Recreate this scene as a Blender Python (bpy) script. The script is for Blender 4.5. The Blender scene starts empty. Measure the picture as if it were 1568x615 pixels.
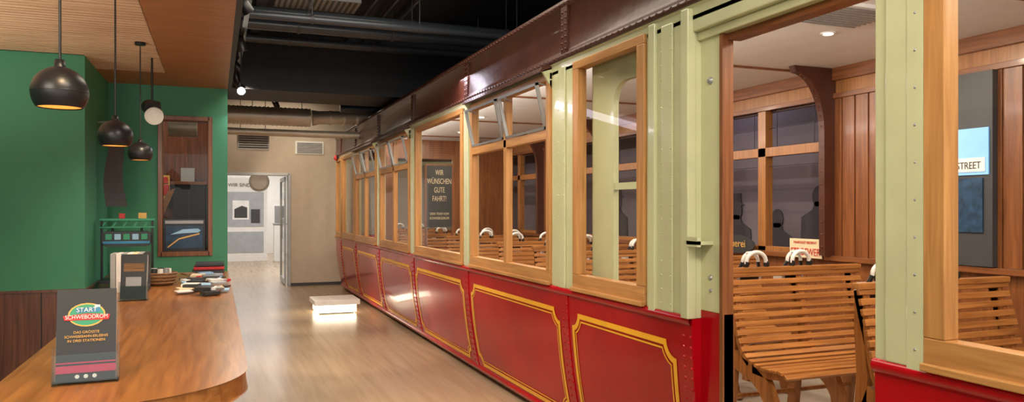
import bpy, math, random
from mathutils import Vector, Matrix
random.seed(4)
sc = bpy.context.scene
try:
    sc.view_settings.view_transform = 'Standard'
    sc.view_settings.look = 'None'
except Exception: pass

# ---------------------------------------------------------------- materials
def newmat(name):
    m = bpy.data.materials.new(name); m.use_nodes = True
    nt = m.node_tree; b = nt.nodes['Principled BSDF']
    return m, nt, b
def mat(name, col, rough=0.5, metal=0.0, coat=0.0, emit=None, es=0.0, var=0.08, vs=6.0, bump=0.0, bs=60, spec=.5):
    m, nt, b = newmat(name)
    b.inputs['Roughness'].default_value = rough
    b.inputs['Metallic'].default_value = metal
    b.inputs['Specular IOR Level'].default_value = spec
    if coat: 
        b.inputs['Coat Weight'].default_value = coat; b.inputs['Coat Roughness'].default_value = 0.05
    tc = nt.nodes.new('ShaderNodeTexCoord')
    n = nt.nodes.new('ShaderNodeTexNoise'); n.inputs['Scale'].default_value = vs; n.inputs['Detail'].default_value = 3
    nt.links.new(tc.outputs['Object'], n.inputs['Vector'])
    r = nt.nodes.new('ShaderNodeValToRGB')
    r.color_ramp.elements[0].position = 0.3; r.color_ramp.elements[1].position = 0.7
    r.color_ramp.elements[0].color = tuple(c*(1-var) for c in col)+(1,)
    r.color_ramp.elements[1].color = tuple(min(1, c*(1+var)) for c in col)+(1,)
    nt.links.new(n.outputs['Fac'], r.inputs['Fac']); nt.links.new(r.outputs['Color'], b.inputs['Base Color'])
    if bump:
        n2 = nt.nodes.new('ShaderNodeTexNoise'); n2.inputs['Scale'].default_value = bs
        nt.links.new(tc.outputs['Object'], n2.inputs['Vector'])
        bp = nt.nodes.new('ShaderNodeBump'); bp.inputs['Strength'].default_value = bump; bp.inputs['Distance'].default_value = 0.01
        nt.links.new(n2.outputs['Fac'], bp.inputs['Height']); nt.links.new(bp.outputs['Normal'], b.inputs['Normal'])
    if emit:
        b.inputs['Emission Color'].default_value = tuple(emit)+(1,); b.inputs['Emission Strength'].default_value = es
    return m
def wood(name, c1, c2, axis='y', rough=0.35, scale=1.0, coat=0.0, plank=None):
    m, nt, b = newmat(name)
    b.inputs['Roughness'].default_value = rough
    if coat: b.inputs['Coat Weight'].default_value = coat; b.inputs['Coat Roughness'].default_value = 0.12
    tc = nt.nodes.new('ShaderNodeTexCoord'); mp = nt.nodes.new('ShaderNodeMapping')
    s = [28*scale]*3; s['xyz'.index(axis)] = 1.6*scale
    mp.inputs['Scale'].default_value = s
    nt.links.new(tc.outputs['Object'], mp.inputs['Vector'])
    n = nt.nodes.new('ShaderNodeTexNoise'); n.inputs['Scale'].default_value = 1.6; n.inputs['Detail'].default_value = 6; n.inputs['Distortion'].default_value = 0.6
    nt.links.new(mp.outputs['Vector'], n.inputs['Vector'])
    r = nt.nodes.new('ShaderNodeValToRGB')
    r.color_ramp.elements[0].position = 0.32; r.color_ramp.elements[1].position = 0.68
    r.color_ramp.elements[0].color = tuple(c1)+(1,); r.color_ramp.elements[1].color = tuple(c2)+(1,)
    nt.links.new(n.outputs['Fac'], r.inputs['Fac'])
    out = r.outputs['Color']
    if plank:
        br = nt.nodes.new('ShaderNodeTexBrick')
        mp2 = nt.nodes.new('ShaderNodeMapping'); mp2.inputs['Rotation'].default_value = (0,0,math.radians(90))
        nt.links.new(tc.outputs['Object'], mp2.inputs['Vector']); nt.links.new(mp2.outputs['Vector'], br.inputs['Vector'])
        br.inputs['Scale'].default_value = 1.0; br.inputs['Brick Width'].default_value = 1.8; br.inputs['Row Height'].default_value = plank
        br.inputs['Mortar Size'].default_value = 0.001
        br.inputs['Color1'].default_value = (1,1,1,1); br.inputs['Color2'].default_value = (.95,.94,.93,1); br.inputs['Mortar'].default_value = (.85,.83,.8,1)
        mx = nt.nodes.new('ShaderNodeMixRGB'); mx.blend_type = 'MULTIPLY'; mx.inputs[0].default_value = 1
        nt.links.new(out, mx.inputs[1]); nt.links.new(br.outputs['Color'], mx.inputs[2]); out = mx.outputs[0]
    nt.links.new(out, b.inputs['Base Color'])
    bp = nt.nodes.new('ShaderNodeBump'); bp.inputs['Strength'].default_value = 0.08; bp.inputs['Distance'].default_value = 0.004
    nt.links.new(n.outputs['Fac'], bp.inputs['Height']); nt.links.new(bp.outputs['Normal'], b.inputs['Normal'])
    return m
def glass(name, tint=(.95,.96,.96), k=.5, base=.02):
    m = bpy.data.materials.new(name); m.use_nodes = True; nt = m.node_tree
    nt.nodes.clear()
    o = nt.nodes.new('ShaderNodeOutputMaterial'); mx = nt.nodes.new('ShaderNodeMixShader')
    t = nt.nodes.new('ShaderNodeBsdfTransparent'); t.inputs[0].default_value = tuple(tint)+(1,)
    g = nt.nodes.new('ShaderNodeBsdfGlossy'); g.inputs['Roughness'].default_value = 0.0
    f = nt.nodes.new('ShaderNodeLayerWeight'); f.inputs[0].default_value = .5
    p = nt.nodes.new('ShaderNodeMath'); p.operation='POWER'; p.inputs[1].default_value=5
    q = nt.nodes.new('ShaderNodeMath'); q.operation='MULTIPLY_ADD'; q.inputs[1].default_value=k; q.inputs[2].default_value=base
    nt.links.new(f.outputs['Facing'], p.inputs[0]); nt.links.new(p.outputs[0], q.inputs[0])
    nt.links.new(q.outputs[0], mx.inputs[0]); nt.links.new(t.outputs[0], mx.inputs[1]); nt.links.new(g.outputs[0], mx.inputs[2])
    nt.links.new(mx.outputs[0], o.inputs[0])
    return m

M = {}
M['red'] = mat('red_enamel', (.40,.0015,.007), .2, coat=.3, var=.15, vs=2, spec=.2)
M['cream'] = mat('cream_enamel', (.58,.59,.36), .22, coat=.4, var=.05, bump=.05, bs=30)
M['brown'] = mat('brown_enamel', (.075,.020,.010), .38, coat=.08, var=.2, bump=.25, bs=14)
M['yellow'] = mat('yellow_line', (.88,.44,.02), .35)
M['oak'] = wood('light_oak', (.40,.18,.055), (.58,.29,.095), 'z', .4)
M['oaky'] = wood('light_oak_long', (.40,.18,.055), (.58,.29,.095), 'y', .4)
M['teak'] = wood('teak', (.15,.046,.014), (.28,.098,.030), 'z', .35, coat=.2)
M['teaky'] = wood('teak_long', (.15,.046,.014), (.28,.098,.030), 'y', .35, coat=.2)
M['imid'] = wood('interior_oak', (.28,.11,.03), (.43,.18,.052), 'z', .35, coat=.2)
M['slat'] = wood('bench_slat_wood', (.28,.10,.024), (.52,.22,.06), 'x', .3, coat=.3)
M['benchend'] = wood('bench_end_wood', (.26,.09,.02), (.45,.18,.048), 'z', .35, coat=.3)
M['counter'] = wood('counter_oak', (.25,.09,.022), (.45,.19,.052), 'y', .3, coat=.15, scale=1.0)
M['ceilw'] = wood('ceiling_wood', (.30,.11,.042), (.41,.17,.065), 'x', .45)
M['slatw'] = wood('ceiling_slat_wood', (.58,.36,.23), (.76,.52,.35), 'x', .5)
M['wains'] = wood('wainscot_wood', (.09,.028,.014), (.20,.07,.035), 'z', .3, coat=.3)
M['floor'] = wood('floor_wood', (.36,.255,.155), (.44,.325,.21), 'y', .27, scale=.35, plank=.22, coat=.12)
M['green'] = mat('green_paint', (.055,.26,.145), .6, var=.06, vs=1.5, bump=.03, bs=120)
M['beige'] = mat('beige_paint', (.52,.44,.35), .8, var=.05)
M['white'] = mat('white_paint', (.84,.83,.81), .6, var=.03)
M['plast'] = mat('white_plastic', (.8,.8,.78), .3)
M['black'] = mat('black_metal', (.012,.012,.014), .35)
M['blackc'] = mat('black_ceiling_paint', (.022,.027,.036), .6)
M['pipe'] = mat('black_pipe', (.045,.055,.07), .3)
M['duct'] = mat('galvanised_duct', (.60,.55,.47), .4, metal=.6, bump=.1, bs=25)
M['grey'] = mat('grey_metal', (.35,.36,.37), .35, metal=.5)
M['dgrey'] = mat('dark_grey', (.05,.05,.055), .5)
M['gfloor'] = mat('carriage_floor', (.38,.34,.28), .4)
M['glass'] = glass('window_glass')
M['glassl'] = glass('matt_reflex_glass', k=.15, base=.008)
M['acryl'] = glass('clear_acrylic', (.9,.93,.93), .8, .035)
M['wglow'] = mat('white_glow', (1,.95,.85), .5, emit=(1,.88,.66), es=5)
M['sglow'] = mat('spot_lens_glow', (1,.95,.85), .5, emit=(1,.92,.8), es=25)
M['orange'] = mat('orange_lens', (1,.45,.1), .5, emit=(1,.36,.06), es=1.3)
M['purple'] = mat('projection_grey', (.21,.175,.20), .8, var=.15, vs=1.2)
M['shadow'] = mat('painted_shadow', (.075,.063,.072), .8)  # dark tone of the painted people shadows
M['redp'] = mat('red_print', (.6,.03,.03), .5)
M['creamp'] = mat('cream_print', (.85,.72,.48), .5)
M['whitep'] = mat('white_print', (.85,.85,.85), .5)
M['greyp'] = mat('grey_print', (.4,.42,.45), .5)
M['blue'] = mat('blue_print', (.05,.26,.5), .5, var=.3)
M['navy'] = mat('navy_print', (.015,.05,.11), .4, var=.5, vs=20)
M['lblue'] = mat('sky_print', (.35,.6,.85), .4)
M['sky'] = mat('sky_reflection_glow', (.25,.52,.85), .4, emit=(.15,.45,.9), es=.3)  # glowing blue painted as the sky reflected in the tram glass
M['char'] = mat('charcoal_card', (.035,.04,.045), .45)
M['pink'] = mat('crimson_print', (.55,.05,.12), .5)
M['teal'] = mat('green_print', (.05,.35,.2), .5)
M['wick'] = wood('wicker', (.15,.07,.03), (.35,.2,.1), 'x', .7, scale=3)
M['gold'] = mat('gold_print', (.75,.45,.12), .5)

# ---------------------------------------------------------------- mesh builder
class MB:
    def __init__(s): s.v=[]; s.f=[]; s.m=[]; s.sm=[]; s.mats=[]
    def mi(s, m):
        m = M[m] if isinstance(m, str) else m
        if m not in s.mats: s.mats.append(m)
        return s.mats.index(m)
    def add(s, vs, fs, m, smooth=False):
        o = len(s.v); s.v += [tuple(v) for v in vs]; k = s.mi(m)
        for f in fs: s.f.append(tuple(i+o for i in f)); s.m.append(k); s.sm.append(smooth)
    def box(s, x0,x1,y0,y1,z0,z1, m, T=None):
        vs = [(x0,y0,z0),(x1,y0,z0),(x1,y1,z0),(x0,y1,z0),(x0,y0,z1),(x1,y0,z1),(x1,y1,z1),(x0,y1,z1)]
        if T: vs = [tuple(T @ Vector(v)) for v in vs]
        s.add(vs, [(0,3,2,1),(4,5,6,7),(0,1,5,4),(1,2,6,5),(2,3,7,6),(3,0,4,7)], m)
    def quad(s, a,b,c,d, m, T=None):
        vs=[a,b,c,d]
        if T: vs=[tuple(T@Vector(v)) for v in vs]
        s.add(vs,[(0,1,2,3)],m)
    def prism(s, poly, axis, a0, a1, m, T=None):
        n = len(poly)
        def mk(p, a):
            return {'x':(a,p[0],p[1]), 'y':(p[0],a,p[1]), 'z':(p[0],p[1],a)}[axis]
        vs = [mk(p,a0) for p in poly]+[mk(p,a1) for p in poly]
        if T: vs = [tuple(T @ Vector(v)) for v in vs]
        fs = [tuple(range(n)), tuple(range(2*n-1, n-1, -1))]
        fs += [(i,(i+1)%n,n+(i+1)%n,n+i) for i in range(n)]
        s.add(vs, fs, m)
    def ring(s, centers, radii, m, n=16, cap=True, up=None):
        vs=[]; k=len(centers); C=[Vector(c) for c in centers]
        ref = None
        for i in range(k):
            d = (C[min(i+1,k-1)]-C[max(i-1,0)])
            if d.length < 1e-9: d = Vector((0,0,1))
            d.normalize()
            if ref is None:
                ref = Vector((0,0,1)) if abs(d.z)<.9 else Vector((1,0,0))
            u = d.cross(ref).normalized(); w = u.cross(d).normalized(); ref = w
            r = radii[i] if hasattr(radii,'__len__') else radii
            for j in range(n):
                a = 2*math.pi*j/n
                vs.append(C[i]+u*math.cos(a)*r+w*math.sin(a)*r)
        fs=[]
        for i in range(k-1):
            for j in range(n):
                fs.append((i*n+j, i*n+(j+1)%n, (i+1)*n+(j+1)%n, (i+1)*n+j))
        s.add(vs, fs, m, True)
        if cap:
            s.add(vs[:n], [tuple(range(n))], m); s.add(vs[-n:], [tuple(range(n))], m)
    def cyl(s, p0, p1, r, m, n=16): s.ring([p0,p1], r, m, n)
    def lathe(s, prof, cx, cy, m, n=32):
        vs=[]
        for (r,z) in prof:
            for j in range(n):
                a=2*math.pi*j/n; vs.append((cx+r*math.cos(a), cy+r*math.sin(a), z))
        fs=[]
        for i in range(len(prof)-1):
            for j in range(n): fs.append((i*n+j,i*n+(j+1)%n,(i+1)*n+(j+1)%n,(i+1)*n+j))
        s.add(vs,fs,m,True)
    def rivet(s, c, nrm, m, r=.008):
        nrm = Vector(nrm); c = Vector(c)
        u = Vector((0,0,1)); w = nrm.cross(u).normalized()
        vs=[]
        for (rr,h) in ((1,0),(.75,.5)):
            for j in range(6):
                a=math.pi/3*j; vs.append(c+(u*math.cos(a)+w*math.sin(a))*r*rr+nrm*h*r)
        vs.append(c+nrm*r*.75)
        fs=[(j,(j+1)%6,6+(j+1)%6,6+j) for j in range(6)]+[(6+j,6+(j+1)%6,12) for j in range(6)]
        s.add(vs,fs,m,True)
    def strip2(s, line, w, axis, a0, a1, m):
        n=len(line); L=[];R=[]
        for i,p in enumerate(line):
            q0=line[max(i-1,0)]; q1=line[min(i+1,n-1)]
            dx,dy=q1[0]-q0[0],q1[1]-q0[1]; l=math.hypot(dx,dy) or 1
            ww = w[i] if hasattr(w,'__len__') else w
            L.append((p[0]-dy/l*ww/2,p[1]+dx/l*ww/2)); R.append((p[0]+dy/l*ww/2,p[1]-dx/l*ww/2))
        s.prism(L+R[::-1], axis, a0, a1, m)
    def obj(s, name, parent=None, bevel=0.0, loc=(0,0,0)):
        me = bpy.data.meshes.new(name); me.from_pydata(s.v,[],s.f)
        for m in s.mats: me.materials.append(m)
        me.polygons.foreach_set('material_index', s.m); me.polygons.foreach_set('use_smooth', s.sm)
        me.update()
        o = bpy.data.objects.new(name, me); sc.collection.objects.link(o); o.location = loc
        if parent: o.parent = parent
        if bevel:
            b = o.modifiers.new('bevel','BEVEL'); b.width=bevel; b.segments=2; b.limit_method='ANGLE'; b.angle_limit=math.radians(50)
        return o
def empty(name, loc=(0,0,0)):
    e = bpy.data.objects.new(name, None); e.location = loc; sc.collection.objects.link(e); e.empty_display_size=.1; return e
def text(name, body, loc, rot, size, m, parent=None, align='CENTER', ext=.0008, sx=1):
    c = bpy.data.curves.new(name,'FONT'); c.body=body; c.size=size; c.align_x=align; c.extrude=ext
    c.materials.append(M[m]); o=bpy.data.objects.new(name,c); sc.collection.objects.link(o)
    o.location=loc; o.rotation_euler=[math.radians(a) for a in rot]; o.scale=(sx,1,1)
    if parent: o.parent=parent
    return o

# ---------------------------------------------------------------- room shell
def room(name, mlist, bevel=0): 
    b=MB()
    for t in mlist: b.box(*t)
    return b.obj(name, bevel=bevel)
room('floor', [(-2.6,6.2,-3,28,-.1,0,'floor')])
room('ceiling', [(.09,6.2,-3,15.3,3.7,3.8,'blackc'), (-2.6,.09,-3,15.3,3.7,3.8,'blackc')])
room('wall_right', [(6.1,6.2,-3,15.3,0,3.7,'dgrey')])
room('wall_left', [(-2.7,-2.6,-3,15.3,0,3.7,'green')])
room('wall_hall_left', [(-.05,.05,6.62,15.2,0,3.7,'beige')])
DX0,DX1=.05,1.33
b=MB(); ZB=15.2
b.box(DX1,6.1,ZB,ZB+.2,0,3.7,'beige'); b.box(-2.6,DX0,ZB,ZB+.2,0,3.7,'beige'); b.box(DX0,DX1,ZB,ZB+.2,2.17,3.7,'beige')
b.obj('wall_back')
b=MB(); 
b.box(DX1-.02,DX1+.03,ZB-.03,ZB+.22,0,2.2,'grey'); b.box(DX0,DX1,ZB-.03,ZB+.22,2.15,2.2,'grey')
b.obj('door_frame', bevel=.004)
b=MB(); b.box(1.26,1.30,15.45,15.50,0.02,2.14,'grey'); b.box(1.26,1.30,16.45,16.50,0.02,2.14,'grey'); b.box(1.26,1.30,15.5,16.45,0.02,.12,'grey'); b.box(1.26,1.30,15.5,16.45,2.06,2.14,'grey')
b.quad((1.28,15.5,.12),(1.28,16.45,.12),(1.28,16.45,2.06),(1.28,15.5,2.06),'glass'); b.cyl((1.23,15.56,.9),(1.23,15.56,1.3),.012,'grey',10)
b.obj('door_1')
b=MB(); b.box(1.36,5,ZB-.02,ZB,0,.06,'dgrey'); b.obj('baseboard_back')
b=MB()
for x in (-2.6,-1.1,.4,1.9,3.4,4.9,6.1): b.box(x-.04,x+.04,-3.06,-2.94,0,3.7,'dgrey')
b.box(-2.6,6.1,-3.06,-2.94,2.6,2.7,'dgrey'); b.box(-2.6,6.1,-3.06,-2.94,0,.15,'dgrey'); b.box(-2.6,6.1,-3.06,-2.94,3.3,3.7,'dgrey')
b.obj('window_1')

# green kiosk walls
CH=2.47
b=MB()
x0,x1,z0,z1=-.40,-.045,1.15,2.215
b.box(-.768,x0,6.49,6.62,0,CH+.05,'green'); b.box(x1,.09,6.49,6.62,0,CH+.05,'green')
b.box(x0,x1,6.49,6.62,0,z0,'green'); b.box(x0,x1,6.49,6.62,z1,CH+.05,'green')
b.obj('wall_kiosk_back')
b=MB(); b.box(-2.6,-.768,5.4,6.62,1.0,CH+.05,'green'); b.obj('wall_kiosk_front')
b=MB(); b.box(-2.6,-.76,5.38,6.49,0,.985,'wains'); b.box(-2.6,-.752,5.372,6.49,.985,1.0,'wains')
for x in (-2.2,-1.6,-1.0): b.box(x-.003,x+.003,5.376,5.38,0,.985,'black')
b.obj('trim_wainscot')
b=MB(); t=.022
b.box(x0-t,x0+.012,6.475,6.63,z0-t,z1+t,'teak'); b.box(x1-.012,x1+t,6.475,6.63,z0-t,z1+t,'teak')
b.box(x0,x1,6.475,6.63,z1-.012,z1+t,'teak'); b.box(x0,x1,6.475,6.63,z0-t,z0+.015,'teak')
b.quad((x0,6.60,z0),(x1,6.60,z0),(x1,6.60,z1),(x0,6.60,z1),'glass')
b.obj('window_2', bevel=.003)
room('wall_office', [(-1.6,-.05,8.6,8.7,0,2.9,'wains'),(-1.7,-1.6,6.62,8.7,0,2.9,'wains')])
b=MB()
b.box(-.40,-.1,8.3,8.58,.0,1.75,'black'); b.box(-.251,-.249,8.297,8.3,0.05,1.7,'grey')
b.box(-.42,-.08,8.28,8.58,1.75,1.78,'teak'); b.box(-.33,-.2,8.35,8.5,1.78,1.92,'greyp')
b.obj('office_cabinet', bevel=.003)
b=MB(); b.box(-.56,-.44,8.52,8.58,1.6,1.85,'gold'); b.box(-.55,-.45,8.51,8.52,1.65,1.75,'redp'); b.box(-.54,-.46,8.508,8.51,1.77,1.83,'redp'); b.obj('wall_notice')
b=MB(); b.prism([(-.56,1.35),(-.50,1.35),(-.40,1.6),(-.36,1.7),(-.42,1.68),(-.5,1.5)],'y',7.9,7.96,'slat'); b.box(-.56,-.50,7.88,7.98,0,1.36,'teak'); b.obj('wooden_post_figure')
b=MB(); b.cyl((-.40,7.6,2.27),(-.16,7.6,2.27),.1,'duct',24); b.cyl((-.27,7.6,2.3),(-.27,7.6,3.6),.03,'duct'); b.obj('ventilation_pipe')
b=MB(); b.box(-.383,-.077,6.50,6.52,1.167,1.425,'black'); b.box(-.365,-.095,6.497,6.501,1.19,1.37,'navy')
b.prism([(-.35,1.205),(-.27,1.27),(-.12,1.31),(-.12,1.30),(-.27,1.26),(-.35,1.195)],'y',6.494,6.497,'gold')
b.prism([(-.33,1.30),(-.24,1.34),(-.13,1.345),(-.11,1.33),(-.13,1.315),(-.24,1.31)],'y',6.4955,6.497,'lblue')
b.box(-.37,-.09,6.495,6.498,1.385,1.41,'greyp')
b.obj('picture_book', bevel=.002)

# wooden lowered ceiling
b=MB()
b.box(-.33,.09,-1,6.62,CH,CH+.06,'ceilw'); b.box(-2.6,-.33,5.9,6.62,CH,CH+.06,'ceilw'); b.box(-2.6,-.33,-1,5.9,CH+.03,CH+.07,'wains')
b.obj('ceiling_wood_panel')
b=MB(); y=-.98
while y<5.88:
    b.box(-2.6,-.335,y,y+.036,CH,CH+.03,'slatw'); y+=.055
b.obj('ceiling_wood_slats')
b=MB(); b.box(.09,.12,-1,6.62,CH+.0,3.7,'blackc'); b.box(-2.6,.12,6.6,6.65,CH+.05,3.7,'blackc'); b.obj('trim_soffit')

# ---------------------------------------------------------------- ceiling services
b=MB(); b.box(.12,6.1,9.6,10.6,2.95,3.7,'blackc'); b.obj('ceiling_beam')
b=MB()
for (yy,zz,r) in ((7.3,3.32,.05),(7.0,3.22,.035),(8.2,3.42,.06),(9.3,3.5,.05)):
    b.cyl((.12,yy,zz),(6.1,yy,zz),r,'pipe')
    for x in (.8,1.8,2.8): 
        b.ring([(x,yy,zz),(x+.03,yy,zz)],r*1.2,'dgrey'); b.cyl((x+.015,yy,zz),(x+.015,yy,3.7),.006,'dgrey',6)
b.obj('ceiling_pipes')
b=MB()
for x in (1.5,1.7,1.9):
    b.cyl((x,5.2,3.6),(x,9.6,3.6),.022,'pipe',10)
b.box(.38,.48,6.0,9.6,3.56,3.60,'pipe')
b.obj('cable_conduits')
b=MB()
cs=[];rs=[]; k=0
x=.06
while x<1.35:
    cs.append((x,11.6,2.87)); rs.append(.13 if k%2 else .142); x+=.03; k+=1
b.ring(cs,rs,'duct',24)
b.ring([(1.35,11.6,2.87),(1.45,11.6,2.88),(2.0,11.6,2.9),(2.15,11.6,2.92),(2.9,11.6,2.93)],[.12,.10,.10,.07,.07],'duct',20)
for x in (1.6,1.8,2.0): b.ring([(x,11.6,2.885),(x+.03,11.6,2.885)],.112,'duct',20)
b.cyl((.06,11.9,2.66),(2.6,11.9,2.66),.055,'duct',16)
b.ring([(1.7,11.2,2.98),(3.4,11.2,3.0)],[.06,.06],'pipe',20)
for x in (.5,1.2,1.9): b.cyl((x,11.6,2.95),(x,11.6,3.7),.006,'dgrey',6)
b.obj('ventilation_duct')
b=MB(); b.box(.32,.80,12.6,13.0,2.45,2.68,'duct')
for i in range(6): b.box(.34,.78,12.58,12.6,2.47+i*.036,2.485+i*.036,'dgrey')
for x in (.37,.75): b.cyl((x,12.8,2.68),(x,12.8,3.7),.006,'dgrey',6)
b.obj('air_conditioning_unit')
b=MB(); b.box(1.45,1.99,ZB-.02,ZB,2.58,2.83,'plast')
for i in range(8): b.box(1.48,1.96,ZB-.03,ZB-.015,2.60+i*.027,2.612+i*.027,'dgrey')
b.obj('wall_vent')
b=MB(); b.box(.55,1.35,7.5,7.95,3.55,3.7,'grey')
for i in range(14): b.box(.58+i*.055,.60+i*.055,7.52,7.93,3.54,3.552,'dgrey')
b.obj('ceiling_vent')

# spotlight track
tr = empty('spotlight_track')
b=MB(); b.box(.22,.26,-1,9.55,3.1,3.13,'black')
for yy in range(0,9,2): b.cyl((.24,yy,3.13),(.24,yy,3.7),.005,'black',6)
b.obj('rail', tr)
def aim(o, tgt):
    d = Vector(tgt)-o.location; o.rotation_euler = d.to_track_quat('-Z','Y').to_euler()
def spot(loc, tgt, power, size=60, col=(1,.82,.6), blend=.6, rad=.05, head=True, glow='wglow', top=3.12):
    l=bpy.data.lights.new('spot_light','SPOT'); l.energy=power; l.spot_size=math.radians(size); l.spot_blend=blend; l.color=col; l.shadow_soft_size=rad
    o=bpy.data.objects.new('track_spot_lamp',l); sc.collection.objects.link(o); o.location=loc; aim(o,tgt)
    o.parent=tr
    if head:
        d=(Vector(tgt)-Vector(loc)).normalized(); L=Vector(loc)
        bb=MB(); bb.ring([L-d*.16,L-d*.155,L-d*.02,L-d*.015],[.02,.045,.045,.045],'black',16,cap=False)
        bb.cyl(L-d*.02,L-d*.018,.038,glow)
        bb.cyl(L-d*.09,(L.x,L.y,top),.008,'black',8)
        e=bb.obj('spot_head',tr)
    return o
for (yy,ty,tx,tz,p) in ((1.2,2.6,2.1,.9,100),(3.6,4.8,2.1,.8,130),(5.9,6.9,2.1,.8,120),(8.4,9.0,2.1,.9,120),(9.45,11.9,2.1,.9,170)):
    spot((.24,yy,2.95),(tx,ty,tz),p,70,col=(1,.83,.64))
for (yy,ty) in ((4.6,4.9),(7.4,7.9),(9.2,10.4)):
    spot((.24,yy,2.95),(1.2,ty,0),170,44,col=(1,.78,.54))
spot((.9,12.3,3.1),(2.0,15.2,1.5),150,60,top=3.7)
spot((.24,8.0,2.68),(.35,3.6,.9),20,40,glow='sglow')

# ---------------------------------------------------------------- exhibition room beyond
b=MB(); b.box(-2,6,26.8,26.9,0,3.2,'white'); b.box(-2.1,-2,15.4,26.9,0,3.2,'white'); b.box(5.0,5.1,15.4,26.9,0,3.2,'white'); b.obj('wall_exhibition')
room('ceiling_exhibition',[(-2.1,6,15.4,26.9,3.2,3.3,'white')])
b=MB(); b.box(.2,1.40,23,23.1,0,2.4,'white'); b.box(.3,1.3,22.98,23,1.0,2.0,'greyp'); b.box(.45,.9,22.97,22.98,1.2,1.75,'whitep'); b.box(.95,1.2,22.97,22.98,1.1,1.5,'dgrey')
b.prism([(.5,1.5),(.7,1.6),(.85,1.55),(.85,1.25),(.5,1.25)],'y',22.965,22.97,'dgrey')
b.box(.3,1.3,22.98,23,.25,.85,'greyp')
b.obj('exhibition_panel')
text('panel_heading','WIR SIND 2000',(.8,22.97,2.15),(90,0,0),.14,'dgrey')
b=MB(); b.box(1.55,1.88,22.4,22.7,.0,1.05,'white'); b.box(1.53,1.90,22.38,22.72,1.05,1.1,'grey'); b.box(1.58,1.85,22.42,22.68,1.1,1.6,'grey'); b.obj('display_plinth', bevel=.01)
b=MB(); b.box(2.08,2.2,22,22.3,0,2.4,'dgrey'); b.box(2.06,2.22,21.98,22.32,0,.06,'black'); b.obj('display_column')
b=MB(); b.ring([(.82,16.0,2.05),(.82,16.03,2.05)],.2,'grey',32); b.ring([(.82,15.985,2.05),(.82,16.0,2.05)],[.15,.185],'duct',32); b.cyl((.82,16.02,2.2),(.82,16.02,3.2),.01,'grey'); b.obj('convex_mirror')

# ---------------------------------------------------------------- tram carriage
tram = empty('tram_carriage')
YS, YE = -1.6, 14.3
SILL=.98; CT=2.42; BR=2.47; RT=2.86
FX=4.6; OX=4.7; FL=.15
def path(y0=YS, y1=YE, end=True, step=.5):
    P=[]; y=y0
    while y<y1-1e-6: P.append((2.1,y,-1,0)); y+=step
    P.append((2.1,y1,-1,0))
    if end:
        for i in range(1,13):
            a=math.pi/2*i/12; P.append((3.0-.9*math.cos(a), YE+.62*math.sin(a), -math.cos(a), math.sin(a)))
        for i in range(0,13):
            a=math.pi/2*i/12; P.append((3.8+.9*math.sin(a), YE+.62*math.cos(a), math.sin(a), math.cos(a)))
    return P
def sweep(b, P, prof, m, smooth=True):
    vs=[]; k=len(prof)
    for (x,y,nx,ny) in P:
        for (o,z) in prof: vs.append((x-nx*o, y-ny*o, z))
    fs=[(i*k+j, i*k+j+1, (i+1)*k+j+1, (i+1)*k+j) for i in range(len(P)-1) for j in range(k-1)]
    b.add(vs,fs,m,smooth)
def off(z): return .13*(max(0,SILL-z)/SILL)**2
def bx(z): return 2.1+off(z)
lowp=[(off(.04)+.03,.04)]+[(off(z),z) for z in [.04+.94*i/14 for i in range(15)]]
DY0,DY1=1.936,2.82
b=MB()
sweep(b,path(YS,DY0,False),lowp,'red'); sweep(b,path(2.996,YE),lowp,'red')
for yy in (DY0,2.996):
    pts=[(bx(z),z) for z in [.04+.94*i/10 for i in range(11)]]+[(2.25,SILL),(2.25,.04)]
    b.add([(p[0],yy,p[1]) for p in pts],[tuple(range(len(pts)))],'red')
b.box(2.15,2.2,DY1,3.0,.1,1.02,'red')
b.obj('lower_panel', tram)
b=MB()
rail=[(.0,.945),(-.012,.95),(-.02,.965),(-.02,.975),(-.012,.99),(.02,.995)]
sweep(b,path(YS,DY0,False),rail,'red'); sweep(b,path(2.996,YE),rail,'red')
base=[(off(.1)-.0,.10),(off(.1)-.012,.09),(off(.05)-.012,.05),(off(.04)+.02,.04)]
sweep(b,path(YS,DY0,False),base,'red'); sweep(b,path(2.996,YE),base,'red')
b.obj('sill_moulding', tram)
b=MB()
divs=[.2,3.03,4.38,6.42,8.40,10.35,12.20,13.7]
for d in divs:
    zs=[.1+.85*i/12 for i in range(13)]
    for i in range(12):
        za,zb=zs[i],zs[i+1]
        vs=[(bx(za)-.006,d-.04,za),(bx(za)-.006,d+.04,za),(bx(zb)-.006,d+.04,zb),(bx(zb)-.006,d-.04,zb)]
        b.add(vs,[(0,1,2,3)],'red',True)
        for s in (-.04,.04):
            b.add([(bx(za)-.006,d+s,za),(bx(za)+.003,d+s,za),(bx(zb)+.003,d+s,zb),(bx(zb)-.006,d+s,zb)],[(0,1,2,3)],'red')
    z=.14
    while z<.94:
        for s in (-.028,.028): b.rivet((bx(z)-.006,d+s,z),(-1,0,0),'red',.009)
        z+=.05
b.obj('riveted_strips', tram)
def loop(y0,y1,z0,z1,r,t,n=7):
    R=r+t; a0=math.asin(t/R); pts=[]
    for (cy,cz,sa) in ((y1,z1,180),(y0,z1,270),(y0,z0,0),(y1,z0,90)):
        A0=math.radians(sa)+a0; A1=math.radians(sa+90)-a0
        seq=[A0+(A1-A0)*i/(n-1) for i in range(n)]
        pts.append([(cy+R*math.cos(a),cz+R*math.sin(a)) for a in seq][::-1])
    return pts
def flat_loop(y0,y1,z0,z1,r,t):
    L=loop(y0,y1,z0,z1,r,t); out=[]
    for i,arc in enumerate(L):
        out+=arc; nxt=L[(i+1)%4][0]; p=arc[-1]
        for k in range(1,10): out.append((p[0]+(nxt[0]-p[0])*k/10,p[1]+(nxt[1]-p[1])*k/10))
    return out
b=MB()
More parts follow.
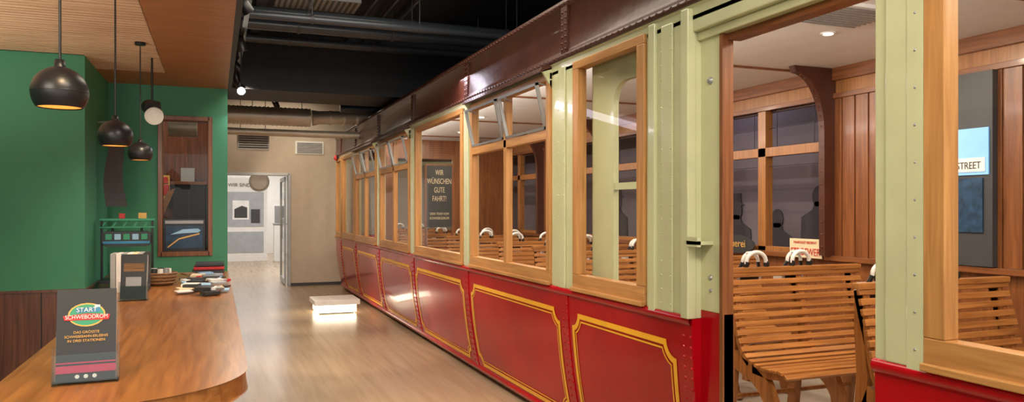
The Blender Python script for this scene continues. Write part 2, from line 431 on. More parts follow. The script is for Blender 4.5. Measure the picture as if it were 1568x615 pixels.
def pin(y0,y1,z0=.12,z1=.85,r=.085):
    for (ta,tb,mm) in ((.0,.032,'yellow'),(.044,.054,'yellow')):
        A=flat_loop(y0,y1,z0,z1,r,ta+1e-4); B=flat_loop(y0,y1,z0,z1,r,tb); n=len(A)
        vs=[(bx(p[1])-.0035,p[0],p[1]) for p in A]+[(bx(p[1])-.0035,p[0],p[1]) for p in B]
        b.add(vs,[(i,(i+1)%n,n+(i+1)%n,n+i) for i in range(n)],mm)
for (a,c) in ((.32,1.85),(-1.5,.1),(3.13,4.29),(4.47,6.32),(6.52,8.30),(8.50,10.24),(10.46,12.09),(12.31,13.6)): pin(a,c)
b.obj('yellow_pinstripes', tram)

b=MB()
bandp=[(.0,BR-.005),(-.02,BR),(-.02,BR+.03),(-.008,BR+.035),(.0,BR+.06),(.005,RT-.06),(-.01,RT-.055),(-.012,RT-.01),(.0,RT),(.12,RT+.05),(.4,RT+.12),(.75,RT+.15)]
sweep(b,path(),bandp,'brown')
b.box(2.8,4.0,YS,YE,RT+.10,RT+.15,'brown')
b.box(FX+.05,OX+.01,YS,YE,BR-.1,RT,'brown'); b.box(3.9,OX,YS,YE,RT,RT+.1,'brown')
y=YS
while y<YE:
    b.rivet((2.1-.012,y,RT-.033),(-1,0,0),'brown',.012); b.rivet((2.1-.02,y,BR+.016),(-1,0,0),'brown',.010); y+=.065
for d in (.2,2.4,4.38,6.42,8.4,10.35,12.2,13.7):
    b.box(2.088,2.12,d-.045,d+.045,BR+.035,RT-.055,'brown')
    z=BR+.06
    while z<RT-.07:
        b.rivet((2.088,d-.025,z),(-1,0,0),'brown',.010); b.rivet((2.088,d+.025,z),(-1,0,0),'brown',.010); z+=.04
b.obj('roof_band', tram)

b=MB()
sweep(b,path(),[(.04,CT-.03),(.0,CT-.03),(.0,BR-.012),(-.012,BR-.01),(-.012,BR),(.06,BR)],'cream')
posts=[(1.733,DY0),(2.996,3.40),(4.246,4.593),(6.294,6.52),(8.266,8.54),(10.21,10.48),(12.16,12.28),(13.49,13.62),(14.2,14.3),(-.2,.2),(YS,YS+.2)]
for (a,c) in posts:
    b.box(2.1,2.17,a,c,SILL,CT,'cream')
    w=c-a
    if w>.2:
        m_=(a+c)/2
        b.box(2.088,2.1,m_-.05,m_+.05,SILL+.01,CT,'cream')
b.box(2.07,2.12,2.99,3.05,SILL,BR-.02,'cream'); b.box(2.082,2.12,3.30,3.36,SILL,BR-.02,'cream')
b.box(2.085,2.1,1.733,1.80,SILL,CT,'cream')
b.box(2.15,2.19,2.84,3.0,1.02,CT,'cream'); b.box(2.10,2.17,DY0,2.996,2.34,CT,'cream'); b.box(2.13,2.19,DY0,2.996,2.30,2.34,'cream')
for a in (15,40,65,90):
    r=math.radians(a); b.box(-.03,.03,-.03,.03,SILL,CT,'cream',Matrix.Translation((3.0-.88*math.cos(r),YE+.6*math.sin(r),0)))
b.obj('cream_posts', tram, bevel=.005)
b=MB()
z=1.05
while z<2.4: b.rivet((2.085,1.765,z),(-1,0,0),'grey',.005); z+=.12
for yy in (3.2,4.42,6.407,8.403,10.345):
    z=1.03
    while z<2.4:
        for s in (-.04,.04): b.rivet((2.088,yy+s,z),(-1,0,0),'cream',.005)
        z+=.07
b.obj('post_rivets', tram)
b=MB()
b.box(2.14,2.2,DY1,2.842,.1,2.32,'teak'); b.box(2.17,2.24,DY0,DY1,2.27,2.31,'teaky')
b.obj('door_seal', tram)
b=MB()
b.box(2.06,2.16,2.90,2.985,1.335,1.352,'cream'); b.box(2.06,2.08,2.90,2.985,1.325,1.37,'cream')
b.rivet((2.149,2.92,1.18),(-1,0,0),'grey',.014); b.rivet((2.149,2.92,1.12),(-1,0,0),'grey',.01)
b.rivet((2.149,2.92,2.1),(-1,0,0),'grey',.02)
b.obj('door_latch', tram)
b=MB(); b.ring([(2.06,14.0,2.44),(2.04,14.0,2.44),(2.02,14.0,2.44)],[.05,.05,.03],'redp',16); b.cyl((2.1,14.0,2.44),(2.06,14.0,2.44),.055,'black'); b.obj('marker_lamp',tram)

fr=MB(); gl=MB(); hop=MB()
def frame(y0,y1,z0=SILL+.015,z1=CT,ws=.06,wb=.095,wt=.05,mull=None,trans=None,hopper=False,x0=2.082,x1=2.145):
    fr.box(x0,x1,y0,y1,z0,z0+wb,'oaky'); fr.box(x0,x1,y0,y1,z1-wt,z1,'oaky')
    fr.box(x0,x1,y0,y0+ws,z0+wb,z1-wt,'oak'); fr.box(x0,x1,y1-ws,y1,z0+wb,z1-wt,'oak')
    fr.box(x0-.018,x0+.01,y0,y1,z0-.005,z0+.02,'oaky')
    if trans: fr.box(x0+.004,x1-.004,y0+ws,y1-ws,trans-.045,trans+.02,'oaky')
    if mull: fr.box(x0+.004,x1-.004,mull-.03,mull+.03,z0+wb,z1-wt,'oak')
    gl_top = (trans-.04) if (trans and hopper) else z1-wt
    gl.quad((2.114,y0+ws,z0+wb),(2.114,y1-ws,z0+wb),(2.114,y1-ws,gl_top),(2.114,y0+ws,gl_top),'glass')
    if hopper:
        for (a,c) in ((y0+ws+.01,mull-.035),(mull+.035,y1-ws-.01)):
            H=z1-wt-.01-(trans+.02)
            T=Matrix.Translation((x0+.01,0,trans+.025))@Matrix.Rotation(math.radians(-13),4,'Y')
            t=.018
            hop.box(-.012,.012,a,c,0,t,'grey',T); hop.box(-.012,.012,a,c,H-t,H,'grey',T)
            hop.box(-.012,.012,a,a+t,0,H,'grey',T); hop.box(-.012,.012,c-t,c,0,H,'grey',T)
            hop.quad((0,a+t,t),(0,c-t,t),(0,c-t,H-t),(0,a+t,H-t),'glass',T)
            for yy in (a+.01,c-.01):
                p=T@Vector((0,yy,H)); hop.cyl(p,(x0+.04,yy,p.z-.02),.006,'grey',8)
TR=2.02
frame(.2,1.733,ws=.075,wb=.1)
frame(3.40,4.246,ws=.075,wb=.1)
frame(4.593,6.294,mull=5.44,trans=TR,hopper=True)
frame(6.52,8.266)
frame(8.54,10.21,mull=9.38,trans=TR,hopper=True)
frame(10.48,12.16,mull=11.32,trans=TR,hopper=True)
frame(12.28,13.49)
frame(13.62,14.2,ws=.05)
frame(YS+.2,-.2)
fr.obj('window_frames', tram, bevel=.004); gl.obj('window_panes', tram); hop.obj('hopper_windows', tram)
b=MB()
sweep(b,path(YE-.0001,YE),[(.03,SILL),(.03,CT)],'glass')
b.obj('end_glazing', tram)
b=MB()
for (a,c) in ((4.593,6.294),(8.54,10.21),(10.48,12.16)):
    vs=[(2.1,BR+.01),(2.03,BR-.02),(2.012,BR-.05),(2.022,BR-.055),(2.1,BR-.03)]
    V=[(p[0],yy,p[1]) for yy in (a,c) for p in vs]
    b.add(V,[(i,(i+1)%5,5+(i+1)%5,5+i) for i in range(5)]+[(0,1,2,3,4),(9,8,7,6,5)],'brown')
    y=a+.03
    while y<c: b.rivet((2.02,y,BR-.034),(-1,0,0),'brown',.006); y+=.06
    for yy in (a,c-.02): 
        vs=[(2.1,BR-.02),(2.03,BR-.045),(2.06,BR-.09),(2.1,BR-.16)]
        V=[(p[0],q,p[1]) for q in (yy,yy+.02) for p in vs]
        b.add(V,[(i,(i+1)%4,4+(i+1)%4,4+i) for i in range(4)]+[(0,1,2,3),(7,6,5,4)],'cream')
b.obj('window_hoods', tram)
b=MB(); lx0,lx1=2.20,2.235
Y0,Y1,Z0,Z1=3.38,4.20,.2,2.40; wy0,wy1,wz0,wz1=3.50,3.93,1.05,2.25
b.box(lx0,lx1,Y0,wy0,Z0,Z1,'cream'); b.box(lx0,lx1,wy1,Y1,Z0,Z1,'cream'); b.box(lx0,lx1,wy0,wy1,Z0,wz0,'cream'); b.box(lx0,lx1,wy0,wy1,wz1,Z1,'cream')
b.box(lx0+.005,lx1-.005,wy0,wy1,1.615,1.655,'cream')
R=.13
for (cy,sgn) in ((wy1,-1),(wy0,1)):
    arc=[(cy+sgn*(R-R*math.cos(math.radians(a))),wz1-R+R*math.sin(math.radians(a))) for a in range(0,91,10)]
    b.prism([(cy,wz1)]+arc,'x',lx0,lx1,'cream')
b.quad((lx0+.014,wy0,wz0),(lx0+.014,wy1,wz0),(lx0+.014,wy1,wz1),(lx0+.014,wy0,wz1),'glassl')
b.obj('sliding_door_leaf', tram)

# carriage interior
b=MB()
b.box(2.24,OX,YS,YE,.04,FL,'gfloor'); b.box(3,3.8,YE,YE+.55,.04,FL,'gfloor')
b.obj('carriage_floor', tram)
b=MB(); b.box(2.17,FX,YS,YE,2.62,2.66,'white'); b.box(2.9,3.9,YE,YE+.55,2.62,2.66,'white')
for yy in (.6,2.7,4.8,6.9,9.0,11.1,13.2): b.box(2.3,FX-.1,yy-.012,yy+.012,2.605,2.62,'teak')
b.obj('carriage_ceiling', tram)
b=MB()
b.box(2.17,2.26,DY1,YE,2.42,2.62,'teaky'); b.box(2.17,2.26,YS,DY0,2.42,2.62,'teaky'); b.box(2.17,2.24,DY0,DY1,2.31,2.62,'teaky')
b.box(2.25,2.27,2.9,YE,FL,1.0,'teak'); b.box(2.25,2.27,YS,DY0,FL,1.0,'teak'); b.box(2.15,2.27,3.0,YE,.98,1.01,'teaky')
b.box(FX,OX,YS,YE,FL,1.11,'teak'); b.box(FX-.05,OX,YS,YE,1.09,1.13,'teaky')
b.box(FX,FX+.05,YS,YE,2.39,2.62,'imid'); b.box(FX-.04,FX,YS,YE,2.52,2.62,'teaky'); b.box(FX-.03,FX,YS,YE,2.38,2.42,'teaky')
wins=[(-1.2,.2),(.5,1.8),(4.745,6.22),(6.5,8.25),(8.55,10.2),(10.5,12.15),(12.4,13.9)]
edges=[YS]+[v for w in wins for v in w]+[YE]
for i in range(0,len(edges),2):
    a,c=edges[i],edges[i+1]
    b.box(FX,OX,a,c,1.13,2.39,'teak')
    y=a+.09
    while y<c-.03: 
        b.box(FX-.012,FX,y-.065,y+.05,1.13,2.38,'teak'); y+=.13
for (a,c) in wins:
    m_=(a+c)/2; e=OX-.03
    b.box(FX-.01,e,m_-.05,m_+.05,1.13,2.39,'imid')
    b.box(FX-.01,e,a,c,1.97,2.05,'imid'); b.box(FX-.01,e,a,c,1.13,1.17,'imid'); b.box(FX-.01,e,a,a+.04,1.13,2.39,'imid'); b.box(FX-.01,e,c-.04,c,1.13,2.39,'imid')
    for (p,q) in ((a+.04,m_-.05),(m_+.05,c-.04)):
        for yy in (p+.1,q-.1): b.box(FX+.03,FX+.036,yy-.002,yy+.002,2.05,2.39,'black')
        b.box(FX+.03,FX+.036,p,q,2.22,2.225,'black'); b.box(FX+.03,FX+.036,p,q,1.88,1.885,'black')
b.obj('interior_woodwork', tram, bevel=.003)
b=MB()
for yy in (4.65,6.36,8.4,10.35):
    pl=[(FX,2.62),(FX-.42,2.62),(FX-.40,2.57)]+[(FX-.12-.28*(1-math.sin(math.radians(a))),2.57-.45*(1-math.cos(math.radians(a)))) for a in range(10,91,10)]+[(FX-.115,1.13),(FX,1.13)]
    V=[(p[0],q,p[1]) for q in (yy-.03,yy+.03) for p in pl]; n=len(pl)
    b.add(V,[tuple(range(n)),tuple(range(2*n-1,n-1,-1))]+[(i,(i+1)%n,n+(i+1)%n,n+i) for i in range(n)],'brown')
    z=1.2
    while z<2.1: b.rivet((FX-.116,yy,z),(-1,0,0),'brown',.01); z+=.1
    for k in range(8):
        a=math.radians(15+k*10); b.rivet((FX-.125-.28*(1-math.sin(a)),yy,2.57-.45*(1-math.cos(a))-.0),(-1,0,0),'brown',.008)
b.obj('iron_brackets', tram)
b=MB()
b.box(2.3,2.62,11.6,11.64,FL,2.6,'teak'); b.box(3.55,FX,11.6,11.64,FL,2.6,'teak'); b.box(2.62,3.55,11.6,11.64,2.3,2.6,'teak')
b.obj('partition', tram)
sg=empty('notice_board')
b=MB(); sx0,sx1=2.69,3.05; SY=10.0
b.box(sx0,sx1,SY,SY+.03,1.25,2.1,'char'); b.box(sx0-.02,sx0,SY-.005,SY+.035,.15,2.12,'teak'); b.box(sx1,sx1+.02,SY-.005,SY+.035,.15,2.12,'teak'); b.box(sx0,sx1,SY-.005,SY+.035,2.1,2.12,'teak'); b.box(sx0,sx1,SY,SY+.03,.6,.65,'teak')
b.obj('board', sg)
for i,t in enumerate(('WIR','WÜNSCHEN','GUTE','FAHRT!')): text('line',t,((sx0+sx1)/2,SY-.003,1.97-i*.12),(90,0,0),.105,'creamp',sg,sx=.58)
for i,t in enumerate(('DEIN TEAM VOM','SCHWEBODROM')): text('line',t,((sx0+sx1)/2,SY-.003,1.42-i*.06),(90,0,0),.048,'creamp',sg,sx=.75)

b=MB(); b.box(5.4,5.45,0,14.5,0,3.4,'purple'); b.obj('wall_projection')
b=MB()  # shadows of people painted as flat dark shapes on the projection wall
def sil(y,z,s,hat=False):
    b.prism([(y+.1*s*math.cos(math.radians(a)), z+.12*s*math.sin(math.radians(a))) for a in range(-60,241,20)],'x',5.385,5.398,'shadow')
    if hat: b.prism([(y-.14*s,z+.07*s),(y+.14*s,z+.07*s),(y+.09*s,z+.1*s),(y+.08*s,z+.22*s),(y-.08*s,z+.22*s),(y-.09*s,z+.1*s)],'x',5.384,5.398,'shadow')
    b.prism([(y-.06*s,z-.05*s),(y+.06*s,z-.05*s),(y+.1*s,z-.14*s),(y+.26*s,z-.22*s),(y+.3*s,z-.9),(y-.3*s,z-.9),(y-.26*s,z-.22*s),(y-.1*s,z-.14*s)],'x',5.385,5.398,'shadow')
for (y,z,s,h) in ((5.62,1.62,.9,0),(6.2,1.4,.85,0),(6.85,1.48,.9,1),(7.45,1.40,.85,0),(8.3,1.6,1,0),(9.5,1.6,1,1),(3.9,1.6,1,0)): sil(y,z,s,h)
b.obj('silhouette_shadows')
sg=empty('enamel_sign')
b=MB(); b.box(4.53,4.539,4.70,5.06,1.10,1.255,'creamp'); b.obj('plate',sg)
text('lettering','STROEWER',(4.527,4.88,1.12),(90,0,-90),.085,'redp',sg,sx=.76); text('lettering','FAHRGAST BEDIENT',(4.527,4.88,1.215),(90,0,-90),.030,'redp',sg,sx=.95)
sg=empty('advertising_sign')
b=MB(); b.prism([(5.80+.29*math.cos(a*math.pi/16),1.175+.085*math.sin(a*math.pi/16)) for a in range(32)],'x',4.53,4.539,'char'); b.obj('plate',sg)
text('lettering','Brauerei',(4.525,5.80,1.15),(90,0,-90),.10,'gold',sg)
sg=empty('street_reflection')  # panel standing in for sky and lettering reflected in the near window
b=MB(); b.box(4.54,4.585,3.28,3.62,1.135,2.38,'dgrey'); b.box(4.53,4.54,3.30,3.56,1.72,2.02,'sky'); b.box(4.53,4.54,3.34,3.54,1.35,1.70,'navy'); b.box(4.525,4.53,3.32,3.54,1.74,1.83,'whitep'); b.obj('reflection_panel',sg)
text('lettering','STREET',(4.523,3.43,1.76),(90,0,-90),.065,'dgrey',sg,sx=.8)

b=MB()
dl=[(3.62,3.7),(3.0,2.3),(3.3,5.2),(3.3,6.8),(3.0,8.6),(3.3,10.4),(3.3,12.6),(3.3,.8)]
for (x,y) in dl:
    b.ring([(x,y,2.62),(x,y,2.612)],[.05,.045],'plast',20); b.ring([(x,y,2.611),(x,y,2.608)],.03,'wglow',16)
b.obj('downlight_trims', tram)
b=MB(); b.box(3.12,3.62,3.1,3.5,2.60,2.62,'plast')
for i in range(9): b.box(3.15,3.59,3.13+i*.04,3.145+i*.04,2.594,2.6,'grey')
b.obj('ceiling_grille', tram)
for (x,y) in dl:
    l=bpy.data.lights.new('downlight','AREA'); l.shape='DISK'; l.size=.1; l.energy=22; l.color=(1,.85,.64)
    o=bpy.data.objects.new('carriage_downlight',l); sc.collection.objects.link(o); o.location=(x,y,2.6); o.parent=tram
l=bpy.data.lights.new('added_ceiling_fill','AREA'); l.shape='RECTANGLE'; l.size=.05; l.size_y=15.5; l.energy=200; l.color=(1,.93,.84)  # unseen strip added to brighten the carriage ceiling
o=bpy.data.objects.new('added_fill_strip',l); sc.collection.objects.link(o); o.location=(2.28,6.35,2.44); o.parent=tram
o.rotation_euler=(0,math.radians(-130),0)
b=MB(); b.box(2.255,2.275,YS,YE,2.42,2.47,'teaky'); b.obj('fill_strip_lip',tram)  # lip added along the ceiling fill strip

# ---------------------------------------------------------------- benches
def bench_mesh(x0,x1):
    b=MB()
    prof=[(0,1.12),(.015,1.06),(.03,1.0),(.05,.93),(.068,.86),(.085,.79),(.105,.72),(.14,.655),(.19,.615),(.25,.595),(.315,.585),(.38,.585),(.44,.592),(.49,.585),(.525,.555)]
    seg=[math.dist(prof[i],prof[i+1]) for i in range(len(prof)-1)]; tot=sum(seg); n=18
    for k in range(n):
        t=tot*(k+.45)/n; i=0
        while i<len(seg)-1 and t>seg[i]: t-=seg[i]; i+=1
        p,q=prof[i],prof[i+1]; u=t/seg[i]; d=p[0]+(q[0]-p[0])*u; z=p[1]+(q[1]-p[1])*u
        ang=math.atan2(q[1]-p[1],-(q[0]-p[0]))
        T=Matrix.Translation((0,-d,z))@Matrix.Rotation(ang,4,'X')
        b.box(x0,x1,-.0165,.0165,-.009,.009,'slat',T)
    b.box(x0-.01,x1+.01,-.02,.025,1.11,1.14,'slat')
    for xe in (x0+.03,x1-.07, (x0+x1)/2):
        under=[(-p[0]+.024,p[1]-.02) for p in prof[:9]]
        b.strip2(under,.05,'x',xe,xe+.04,'benchend')
        b.strip2([(.02,1.1),(.018,.9),(.0,.7),(.01,.5),(.03,.3),(.05,.15)],[.045,.05,.06,.07,.06,.07],'x',xe,xe+.04,'benchend')
        b.strip2([(-.02,.60),(-.10,.565),(-.2,.535),(-.29,.48),(-.34,.40),(-.35,.30),(-.38,.2),(-.43,.15)],[.1,.09,.09,.10,.09,.07,.06,.05],'x',xe,xe+.04,'benchend')
        b.strip2([(-.2,.565),(-.35,.555),(-.44,.565),(-.50,.555)],[.05,.045,.04,.03],'x',xe,xe+.04,'benchend')
    b.cyl((x0+.05,.01,.35),(x1-.05,.01,.35),.014,'benchend',10)
    return b
bm=bench_mesh(0,1.05); base_o=bm.obj('slatted_bench',bevel=.003,loc=(2.9,3.78,0))
hb=MB()
pts=[( -.075*math.cos(math.radians(a)), -.01, .06*math.sin(math.radians(a))-.0) for a in range(-10,191,15)]
hb.ring(pts,.013,'plast',10); hb.ring([(p[0]*.8,.045,p[2]*.85) for p in pts],.011,'plast',10)
hb.ring([(-.03,-.01,.055),(-.025,.045,.05)],.012,'plast',8); hb.ring([(.03,-.01,.055),(.025,.045,.05)],.012,'plast',8)
hb.prism([(-.085,-.15),(.085,-.15),(.09,-.12),(.09,-.07),(.075,-.05),(-.075,-.05),(-.09,-.07),(-.09,-.12)],'y',.055,.13,'plast')
hb.box(-.07,.07,.05,.056,-.14,-.06,'black')
for s in (-1,1): 
    hb.ring([(s*.06,.045,-.005),(s*.08,.06,-.06)],.012,'black',8)
    hb.ring([(s*.072,-.01,-.015),(s*.085,-.01,-.015)],.022,'black',14)
hs=hb.obj('vr_headset',loc=(3.13,3.80,1.172),bevel=.003)
ybs=[1.78,2.78]+[4.78+i for i in range(0,7)]+[12.6,13.5]
def dup(o,name,loc,rz=0):
    n=bpy.data.objects.new(name,o.data); sc.collection.objects.link(n); n.location=loc; n.rotation_euler=(0,0,rz)
    for m in o.modifiers:
        q=n.modifiers.new('bevel','BEVEL'); q.width=m.width; q.segments=m.segments; q.limit_method='ANGLE'; q.angle_limit=m.angle_limit
    return n
dup(hs,'vr_headset',(3.48,3.80,1.172),.1)
for y in ybs:
    dup(base_o,'slatted_bench',(2.9,y,0))
    for x in (3.13,3.5): dup(hs,'vr_headset',(x,y+.02,1.172),random.uniform(-.15,.15))

b=MB(); b.box(1.30,1.94,10.88,11.52,.13,.2,'plast'); b.box(1.38,1.86,10.96,11.44,.0,.02,'dgrey'); b.box(1.345,1.895,10.925,11.475,.02,.13,'wglow')
b.obj('illuminated_step', bevel=.004)

# ---------------------------------------------------------------- counter
def rrect(x0,x1,y0,y1,radii,n=12):
    pts=[]
    for (cx,cy,sx,sy,r,a0) in ((x0,y0,1,1,radii[0],180),(x1,y0,-1,1,radii[1],270),(x1,y1,-1,-1,radii[2],0),(x0,y1,1,-1,radii[3],90)):
        if r<=0: pts.append((cx,cy)); continue
        for i in range(n+1):
            a=math.radians(a0+90*i/n); pts.append((cx+sx*r+r*math.cos(a),cy+sy*r+r*math.sin(a)))
    return pts
ct=empty('reception_counter')
b=MB(); b.prism(rrect(-.575,.09,2.16,6.485,(.08,.38,0,0)),'z',.935,1.0,'counter'); b.obj('worktop',ct,bevel=.006)
b=MB(); b.prism(rrect(-.5,.0,2.3,6.48,(.05,.32,0,0)),'z',.06,.935,'green'); b.prism(rrect(-.46,-.04,2.34,6.46,(.05,.3,0,0)),'z',0,.06,'black'); b.obj('body',ct)

def pendant(x,y,z,r=.067):
    e=empty('pendant_lamp')
    b=MB(); prof=[(.0,r*1.0)]+[(r*math.sin(math.radians(a)),r*math.cos(math.radians(a))) for a in range(6,132,6)]
    prof=[(p[0],z+p[1]) for p in prof]
    zb=prof[-1][1]; rb=prof[-1][0]
    b.lathe(prof,x,y,'black',40); b.lathe([(rb,zb),(rb*.96,zb-.001),(rb*.92,zb+.006)],x,y,'black',40)
    b.lathe([(r*1.005,z+.002),(r*1.012,z),(r*1.005,z-.002)],x,y,'black',40)
    b.lathe([(rb*.94,zb+.002),(0.0001,zb+.002)],x,y,'orange',32)
    b.lathe([(.0,z+r+.018),(.012,z+r+.018),(.014,z+r-.004)],x,y,'black',16)
    b.cyl((x,y,z+r),(x,y,CH),.0035,'black',8); b.cyl((x,y,CH-.015),(x,y,CH),.03,'black',20)
    b.obj('shade_and_cord',e)
    l=bpy.data.lights.new('pendant_bulb','SPOT'); l.energy=9; l.color=(1,.62,.3); l.spot_size=math.radians(110); l.spot_blend=.5; l.shadow_soft_size=.03
    o=bpy.data.objects.new('bulb',l); sc.collection.objects.link(o); o.location=(x,y,zb-.01); o.parent=e
pendant(-.378,2.256,1.805); pendant(-.385,3.48,1.80); pendant(-.408,4.86,1.825)
b=MB(); 
b.ring([(-.36,5.3,2.105),(-.36,5.22,2.085)],[.05,.055],'plast',24); b.ring([(-.40,5.35,2.16),(-.37,5.27,2.14)],[.045,.05],'black',24)
b.ring([(-.36,5.22,2.085),(-.36,5.217,2.084)],.042,'whitep',20)
b.cyl((-.38,5.33,2.15),(-.38,5.33,CH),.007,'black',8); b.cyl((-.34,5.3,2.17),(-.38,5.33,2.18),.02,'black',10)
b.obj('ceiling_spotlight')
b=MB(); n=14; L=[]
for i in range(n+1):
    t=i/n; L.append((5.95-.02*math.sin(t*5),2.10-.58*t,.012*math.sin(t*7)))
for i in range(n):
    a,c=L[i],L[i+1]; w0=.035+.03*(i/n); w1=.035+.03*((i+1)/n)
    X=-.66
    b.add([(X-w0+a[2],a[0]-.03,a[1]),(X+w0+a[2],a[0]+.03,a[1]),(X+w1+c[2],c[0]+.03,c[1]),(X-w1+c[2],c[0]-.03,c[1])],[(0,1,2,3)],'dgrey',True)
    b.add([(X-w0+a[2],a[0]-.015,a[1]),(X+w0+a[2],a[0]+.045,a[1]),(X+w1+c[2],c[0]+.045,c[1]),(X-w1+c[2],c[0]-.015,c[1])],[(3,2,1,0)],'dgrey',True)
b.ring([(-.767,5.95,2.11),(-.66,5.95,2.11),(-.64,5.95,2.13)],.008,'grey',8)
o=b.obj('souvenir_scarf')

def holder(name,loc,rz,w,h,front):
    e=empty(name,loc); e.rotation_euler=(0,0,rz)
    tilt=Matrix.Rotation(math.radians(-9),4,'X')
    b=MB(); t=.003
    b.box(-w/2-.008,w/2+.008,-.02,.055,0,t,'acryl')
    T=Matrix.Translation((0,0,.004))@tilt
    b.box(-w/2-.006,w/2+.006,.034,.037,0,h*.55,'acryl',T); b.box(-w/2-.006,w/2+.006,-.012,-.009,0,h*.30,'acryl',T)
    b.box(-w/2-.009,-w/2-.006,-.012,.037,0,h*.4,'acryl',T); b.box(w/2+.006,w/2+.009,-.012,.037,0,h*.4,'acryl',T)
    b.obj('acrylic_stand',e)
    b=MB()
    for i in range(7): b.box(-w/2+random.uniform(-.001,.001),w/2,-.004+i*.0045,-.001+i*.0045,.004,h-i*.001,'char' if i%2==0 else 'whitep',T)
    yb=-.0055
    if front:
        b.box(-w/2,w/2,yb,yb+.001,h*.10,h*.18,'pink',T); b.box(-w/2,w/2,yb,yb+.001,h*.20,h*.215,'pink',T)
        pts=[(.0+.048*math.cos(a/20*2*math.pi),h*.72+.034*math.sin(a/20*2*math.pi)) for a in range(20)]
        b.prism(pts,'y',yb-.0003,yb,'gold',T)
        pts=[(.0+.044*math.cos(a/20*2*math.pi),h*.72+.030*math.sin(a/20*2*math.pi)) for a in range(20)]
        b.prism(pts,'y',yb-.0006,yb,'teal',T)
        b.box(-.028,.034,yb-.0012,yb-.0007,h*.745,h*.80,'blue',T)
        b.prism([(-.056,h*.665),(.056,h*.66),(.060,h*.715),(0,h*.735),(-.060,h*.715)],'y',yb-.0014,yb-.0009,'redp',T)
        b.box(.020,.034,yb-.0018,yb-.0012,h*.80,h*.825,'whitep',T)
        for k in (-.022,0,.022): b.prism([(k+.006*math.cos(a/8*2*math.pi),h*.06+.006*math.sin(a/8*2*math.pi)) for a in range(8)],'y',yb-.0003,yb,'whitep',T)
    else:
        b.box(-w*.4,w*.4,yb,yb+.001,h*.62,h*.8,'wick',T); b.box(-w*.3,w*.3,yb,yb+.001,h*.3,h*.5,'greyp',T)
    b.obj('leaflets',e)
    if front:
        def tx(s,z,size,m,sx=1):
            o=text('print',s,(0,0,0),(0,0,0),size,m,e,sx=sx,ext=.0002)
            o.matrix_local=T@Matrix.Translation((0,-.0078,z))@Matrix.Rotation(math.radians(90),4,'X')@Matrix.Diagonal((sx,1,1,1))
        tx('SCHWEBODROM',h*.678,.0165,'whitep',.85); tx('START',h*.752,.018,'whitep'); tx('DAS GRÖSSTE',h*.52,.0105,'gold'); tx('SCHWEBEBAHN-ERLEBNIS',h*.475,.0105,'gold',.9); tx('IN DREI STATIONEN',h*.43,.0105,'gold')
holder('brochure_holder',(-.347,2.46,1.0),.05,.152,.265,True)
holder('leaflet_stand',(-.42,4.58,1.0),-.15,.13,.25,False)
b=MB()
for i in range(7):
    x=-.58+i*.029
    b.box(x,x+.026,5.0+i*.01,5.18+i*.01,1.0,1.235,['greyp','whitep','greyp','whitep','creamp','greyp','char'][i%7])
b.obj('booklet_display', bevel=.002)
b=MB()
b.box(-.74,-.40,5.72,5.94,1.0,1.02,'black')
for x in (-.735,-.42): b.box(x,x+.015,5.82,5.84,1.02,1.42,'black')
b.box(-.74,-.40,5.80,5.86,1.42,1.435,'teal')
for i in range(5): b.prism([(-.73+i*.065,1.38),(-.72+i*.065,1.38),(-.69+i*.065,1.42),(-.70+i*.065,1.42)],'y',5.82,5.84,'teal')
b.box(-.74,-.40,5.81,5.85,1.37,1.38,'teal')
pr=[(-.70,1.245),(-.44,1.245),(-.42,1.27),(-.42,1.33),(-.44,1.345),(-.70,1.345),(-.72,1.33),(-.72,1.27)]
b.prism(pr,'y',5.78,5.88,'char'); b.box(-.715,-.425,5.776,5.884,1.262,1.28,'blue')
for i in range(5): b.box(-.70+i*.055,-.66+i*.055,5.776,5.78,1.29,1.33,'lblue' if i%2 else 'teal')
for x in (-.66,-.48): b.cyl((x,5.83,1.345),(x,5.83,1.37),.008,'black',8)
b.box(-.62,-.585,5.81,5.845,1.435,1.47,'redp'); b.box(-.50,-.45,5.81,5.845,1.435,1.475,'gold')
b.obj('suspension_railway_model', bevel=.002)
b=MB()
prof=[(.0,1.002),(.075,1.002),(.09,1.03),(.10,1.06),(.105,1.085),(.098,1.085),(.085,1.03),(.07,1.015),(0,1.012)]
b.lathe(prof,-.34,5.45,'wick',28)
for k in range(4): b.ring([(-.34+(.09+.004*k)*math.cos(a),5.45+(.09+.004*k)*math.sin(a),1.02+.02*k) for a in [i*math.pi/12 for i in range(25)]],.006,'wick',6)
for i in range(8):
    a=i*.8; b.ring([(-.34+.05*math.cos(a),5.45+.05*math.sin(a),1.05),(-.34+.05*math.cos(a),5.45+.05*math.sin(a),1.11)],[.022,.018],['plast','grey','char'][i%3],10)
b.obj('wicker_basket')
b=MB()
cols=['whitep','char','redp','lblue','grey','creamp','char','greyp','char','wick']
for i in range(52):
    x=random.uniform(-.17,.03); y=random.uniform(4.55,5.85); a=random.uniform(-.6,.6)
    T=Matrix.Translation((x,y,1.003+random.uniform(0,.03)))@Matrix.Rotation(a,4,'Z')@Matrix.Rotation(random.uniform(0,.1),4,'X')
    b.box(-.045,.045,-.0,.07,.0,random.uniform(.006,.022),cols[i%10],T)
for i in range(4): b.box(-.17+.01*i,.06,5.95+.02*i,6.2+.02*i,1.002+i*.025,1.022+i*.025,['redp','char','redp','char'][i])
b.obj('souvenir_packs', bevel=.002)

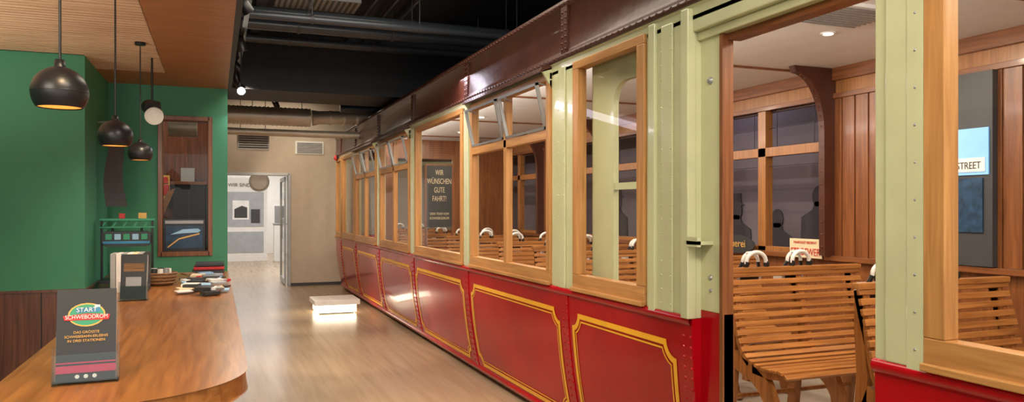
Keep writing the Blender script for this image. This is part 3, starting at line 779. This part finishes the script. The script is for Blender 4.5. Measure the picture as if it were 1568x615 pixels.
for (x,y,e_) in ((-1.75,3.0,85),(-1.6,4.4,40)):  # out-of-view uplights added behind the counter to brighten the wooden ceiling
    e=empty('added_uplighter')
    b=MB(); b.lathe([(0,.0),(.14,.0),(.14,.02),(.02,.03),(.012,.05),(.012,1.35),(.02,1.36),(.10,1.46),(.105,1.46),(.02,1.34)],x,y,'black',28)
    b.lathe([(.085,1.447),(.0001,1.447)],x,y,'wglow',24); b.obj('stand',e)
    l=bpy.data.lights.new('added_uplight','SPOT'); l.energy=e_; l.color=(1,.86,.68); l.spot_size=math.radians(150); l.spot_blend=.6; l.shadow_soft_size=.08
    o=bpy.data.objects.new('bulb',l); sc.collection.objects.link(o); o.location=(x,y,1.48); o.rotation_euler=(math.pi,0,0); o.parent=e

# ---------------------------------------------------------------- lights
def area(loc,tgt,power,sx,sy,col=(1,1,1)):  # area fills without fittings, added to even out the brightness
    l=bpy.data.lights.new('fill_area','AREA'); l.shape='RECTANGLE'; l.size=sx; l.size_y=sy; l.energy=power; l.color=col
    o=bpy.data.objects.new('fill_area_light',l); sc.collection.objects.link(o); o.location=loc; aim(o,tgt); return o
area((1.1,0.2,3.6),(1.3,2.2,.8),110,1.6,1.0,(1,.91,.78))
area((-1.3,1.0,2.44),(-1.2,3.5,1.0),42,1.0,1.0,(1,.9,.75))
area((1.1,5.0,3.65),(1.1,5.0,0),60,1.2,3,(1,.87,.70))
area((1.1,14.2,3.65),(1.1,14.2,0),25,1.4,1.5,(1,.86,.68))
area((1.2,19,3.15),(1.2,19,0),180,3,5,(1,.98,.95)); area((1.2,24.6,3.15),(1.2,24.6,0),100,3,2,(1,.98,.95))
area((-.9,7.6,2.85),(-.3,8.5,1.4),14,.5,.5,(1,.85,.65))
area((5.0,6.5,3.3),(5.4,6.5,1.4),100,.3,10,(.92,.86,1))
spot((-.15,1.6,2.44),(-.25,2.9,1.0),50,56,col=(1,.72,.42),head=False)
spot((-.15,4.2,2.44),(-.2,5.4,1.0),38,70,col=(1,.8,.55),head=False)
w=bpy.data.worlds.new('world'); sc.world=w; w.use_nodes=True
bg=w.node_tree.nodes['Background']; bg.inputs[0].default_value=(1,.97,.93,1); bg.inputs[1].default_value=1.55

cam=bpy.data.cameras.new('camera'); co=bpy.data.objects.new('camera',cam); sc.collection.objects.link(co)
co.location=(0,0,1.5); co.rotation_euler=(math.radians(90),0,math.radians(-21.54))
cam.lens=26.4; cam.sensor_width=36; cam.shift_y=.008; cam.clip_start=.02
sc.camera=co
